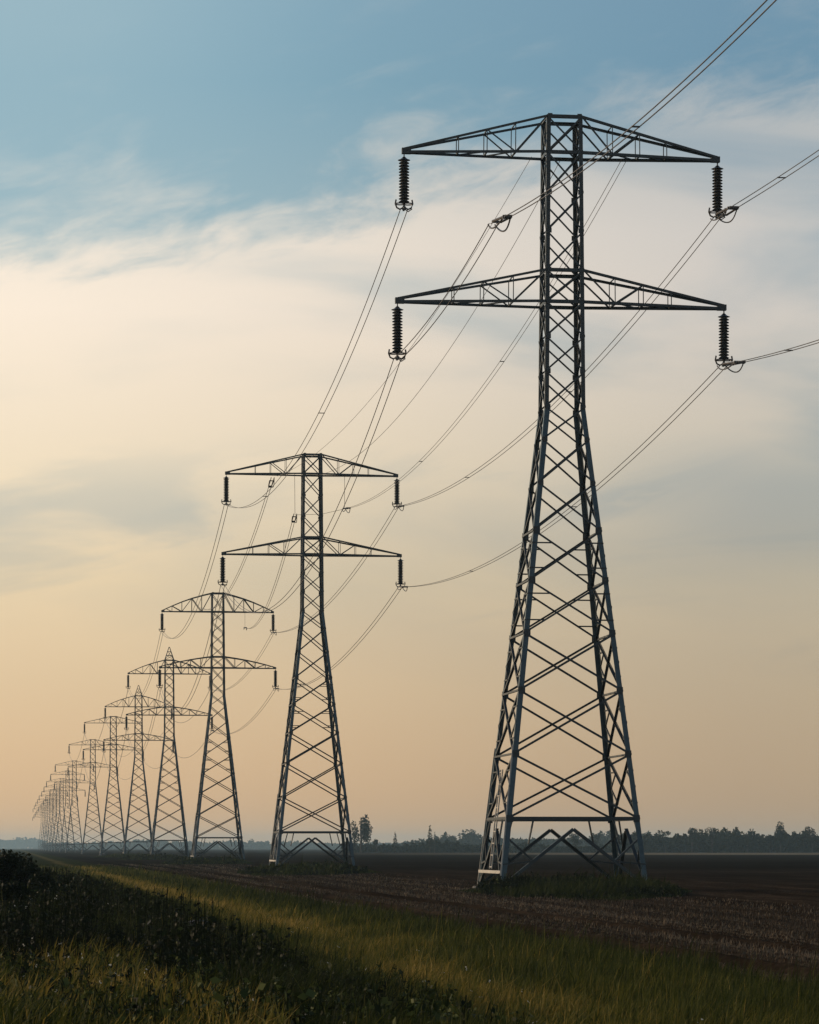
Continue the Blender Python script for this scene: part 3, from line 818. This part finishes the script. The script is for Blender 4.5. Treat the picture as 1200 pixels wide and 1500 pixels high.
x, y, x0 = strip(60000, -2.5, 5.2, 30.0, 150.0, 1.0, 58); keep = ~((y < 47) & (x0 < 2.2 + 0.5 * fnoise(y * 0.5, y * 0.2, 61))); x, y, x0 = x[keep], y[keep], x0[keep]; n = len(x)
patch = fnoise(x0 * 1.6, y * 0.4, 59)
blades(x, y, np.clip(0.5 + 0.28 * patch, 0.15, 1.0) * r.uniform(0.4, 1.5, n) * (1 - 0.35 * sstep(x0, 3.0, 5.0)), np.maximum(0.012, y * 0.00024) * r.uniform(0.6, 1.4, n), r.uniform(0.1, 0.9, n), 0.06 + 0.08 * patch + r.normal(0, 0.09, n) + 0.3 * (r.uniform(0, 1, n) < 0.04), 'bank_grass', GRASS, 'long dark grass growing between the weeds of the bank', 'grass', 60)
x, y, x0 = strip(420, 1.8, 5.0, 28.0, 44.0, 1.0, 49); n = len(x)
weeds(x, y, r.uniform(0.3, 0.6, n), 18, 0.08, 0.72 + r.normal(0, 0.12, n), 'leafy_weeds', 'broad light green weed leaves at the bottom of the picture', 50)
x, y, x0 = strip(520, -2.0, 2.2, 28.0, 46.0, 1.0, 70); n = len(x)
weeds(x, y, r.uniform(0.15, 0.4, n), 16, 0.07, 0.55 + r.normal(0, 0.25, n), 'leafy_weeds', 'broad yellow-green weed leaves in the bottom left corner', 71)
# small white flower heads
x, y, x0 = strip(90, -1.5, 7.0, 28.0, 80.0, 1.0, 55); n = len(x)
z = ground_z(x, y) + r.uniform(0.22, 0.5, n) + 0.45 * (1 - sstep(x0, 2.0, 4.6)) * (y > 46)
v = np.concatenate([quads(np.stack([x, y, z], 1) + r.normal(0, 0.012, (n, 3)), 0.024 * r.uniform(0.5, 1.6, n), r) for _ in range(3)], 0)
o = leaf_obj('white_flowers', v, r.uniform(0, 1, 3 * n), PETAL); tag(o, 'scattered tiny white flower heads in the grass and weeds', 'flowers', kind='stuff')

# weedy mounds left unploughed round the pylon feet
for i, (wx, y0, y1, hh_, nn, lab) in enumerate([(5.2, -32, 6, 0.75, 30000, 'tall weeds round the feet of the nearest pylon'), (5.9, -60, 6, 0.75, 14000, 'weeds round the feet of the second pylon'),
                                            (6.0, -60, 6, 0.75, 8000, 'weeds round the feet of the third pylon'), (6.0, -70, 6, 0.75, 5000, 'weeds round the feet of the fourth pylon'),
                                            (6.0, -80, 6, 0.75, 4000, 'thin dark weeds round the feet of the fifth pylon')]):
    p = POS[i]; an = r.uniform(0, 2 * np.pi, nn); rad_ = np.sqrt(r.uniform(0, 1, nn)) * (1 + 0.12 * np.sin(an * 3 + i) + 0.08 * np.sin(an * 7 + 2 * i))
    x = p.x + 0.2 + wx * rad_ * np.cos(an); y = p.y + (y0 + y1) / 2 + (y1 - y0) / 2 * rad_ * np.sin(an)
    q = rad_ * wx; tt = 1.0
    tuft = np.clip(0.75 + 0.65 * fnoise(x * 0.7, y * 0.2, 90 + i), 0.2, 1.5)
    hs = hh_ * tuft * r.uniform(0.3, 1.25, nn) * np.where(r.uniform(0, 1, nn) < 0.04, 1.6, 1.0) * np.clip(1.1 - (np.abs(q) / wx) ** 3 * 0.8, 0.15, 1) * (0.45 + 0.55 * tt)
    ws = np.maximum(0.03, y * 0.00028) * r.uniform(0.7, 1.6, nn)
    blades(x, y, np.maximum(hs, 0.06), ws, r.uniform(0.05, 0.7, nn), 0.04 + 0.09 * tuft + r.normal(0, 0.09, nn), 'pylon_weeds', GRASS, lab, 'weeds', 80 + i)
    if i < 4:
        nw = nn // 16; an = r.uniform(0, 2 * np.pi, nw); rad_ = np.sqrt(r.uniform(0, 1, nw)) * 0.95
        x = p.x + 0.2 + wx * rad_ * np.cos(an); y = p.y + (y0 + y1) / 2 + (y1 - y0) / 2 * rad_ * np.sin(an)
        hs = 0.72 * np.clip(0.7 + 0.75 * fnoise(x * 0.6, y * 0.18, 95 + i), 0.12, 1.5) * r.uniform(0.5, 1.2, nw) * (1.1 - 0.7 * rad_ ** 3)
        weeds(x, y, hs, 14, 0.05, 0.30 + r.normal(0, 0.2, nw), 'leafy_weeds', lab.replace('weeds round', 'dark leafy clumps among the grass round'), 180 + i)

# bramble bushes on the bank at the left edge
def make_bush(seed, rx, H):
    r = np.random.default_rng(seed); root = empty('bramble_bush'); cc, rr = [], []
    for k in range(12):
        a = r.uniform(0, 6.28); q = r.uniform(0, 0.8) * rx
        cc.append((q * math.cos(a), q * math.sin(a), H * r.uniform(0.25, 0.72) * (1 - 0.35 * q / rx))); e_ = r.uniform(0.24, 0.42) * rx; rr.append((e_, e_, min(e_, H * 0.33)))
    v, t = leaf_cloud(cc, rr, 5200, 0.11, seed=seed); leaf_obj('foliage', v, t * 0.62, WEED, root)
    mb = MB()
    for k in range(14):
        c = cc[k % 12]; mb.tube([(c[0] * 0.25, c[1] * 0.25, -0.1), (c[0] * 0.6, c[1] * 0.6, c[2] * 0.7), (c[0] * 1.05, c[1] * 1.05, c[2] + 0.12)], [0.02, 0.014, 0.005], 5)
    mb.build('stems', BARK, root)
    return root


for k, (x0, d, rx, H, lab) in enumerate([(-0.1, 92, 1.3, 1.9, 'dark bramble bush at the left edge, highest against the horizon'),
                                        (0.85, 88, 0.85, 1.45, 'dark rounded bush beside the grass path, right of the highest bush'),
                                        (-0.1, 72, 0.85, 1.0, 'lower dark bush at the left edge, in front of the highest bush'),
                                        (1.6, 74, 0.75, 0.75, 'low dark bush by the grass streak, nearest to the path')]):
    bsh = make_bush(200 + k, rx, H); X = x0 - ROW * d
    bsh.location = (X, d, float(ground_z(X, d)) - 0.05)
    tag(bsh, lab, 'bush', 'dark bushes on the bank')

# a bluish stone lying in the weeds
mb = MB(); d = 60.0; X = px2(290, d)
prof = [(0.02, 0.30), (0.13, 0.28), (0.21, 0.18), (0.24, 0.05), (0.20, -0.1)]
mb.lathe((0, 0, 0), prof[::-1], 12)
rs = np.random.default_rng(5)
mb.v = [Vector((p.x * 1.25, p.y, p.z)) + Vector(rs.normal(0, 0.012, 3)) for p in mb.v]
STONE = steel_mat('bluish_stone', (0.05, 0.055, 0.085, 1), (0.085, 0.09, 0.13, 1), 0.8, 0.0)
sto = mb.build('stone', STONE, None, True); sto.location = (X, d, float(ground_z(X, d)) + 0.3)
tag(sto, 'bluish rounded stone half hidden in the dark weeds', 'stone')

# ------------------------------------------------------------------ haze
HZ = 0.92e-4
mb = MB(); mb.box_axes(Vector((1050, 5900, 22.0)), Vector((4400, 0, 0)), Vector((0, 6000, 0)), Vector((0, 0, 25.0)))
hm = bpy.data.materials.new('evening_haze'); hm.use_nodes = True
H_ = NT(hm.node_tree); H_.n.clear()
pv = H_.node('ShaderNodeVolumePrincipled'); pv.inputs['Density'].default_value = HZ; pv.inputs['Color'].default_value = (0.56, 0.82, 1.0, 1); pv.inputs['Anisotropy'].default_value = 0.25
ho = H_.node('ShaderNodeOutputMaterial'); H_.l.new(pv.outputs[0], ho.inputs['Volume'])
hz = mb.build('haze', hm); tag(hz, 'thin blue evening haze lying over the whole field', 'haze', kind='stuff')
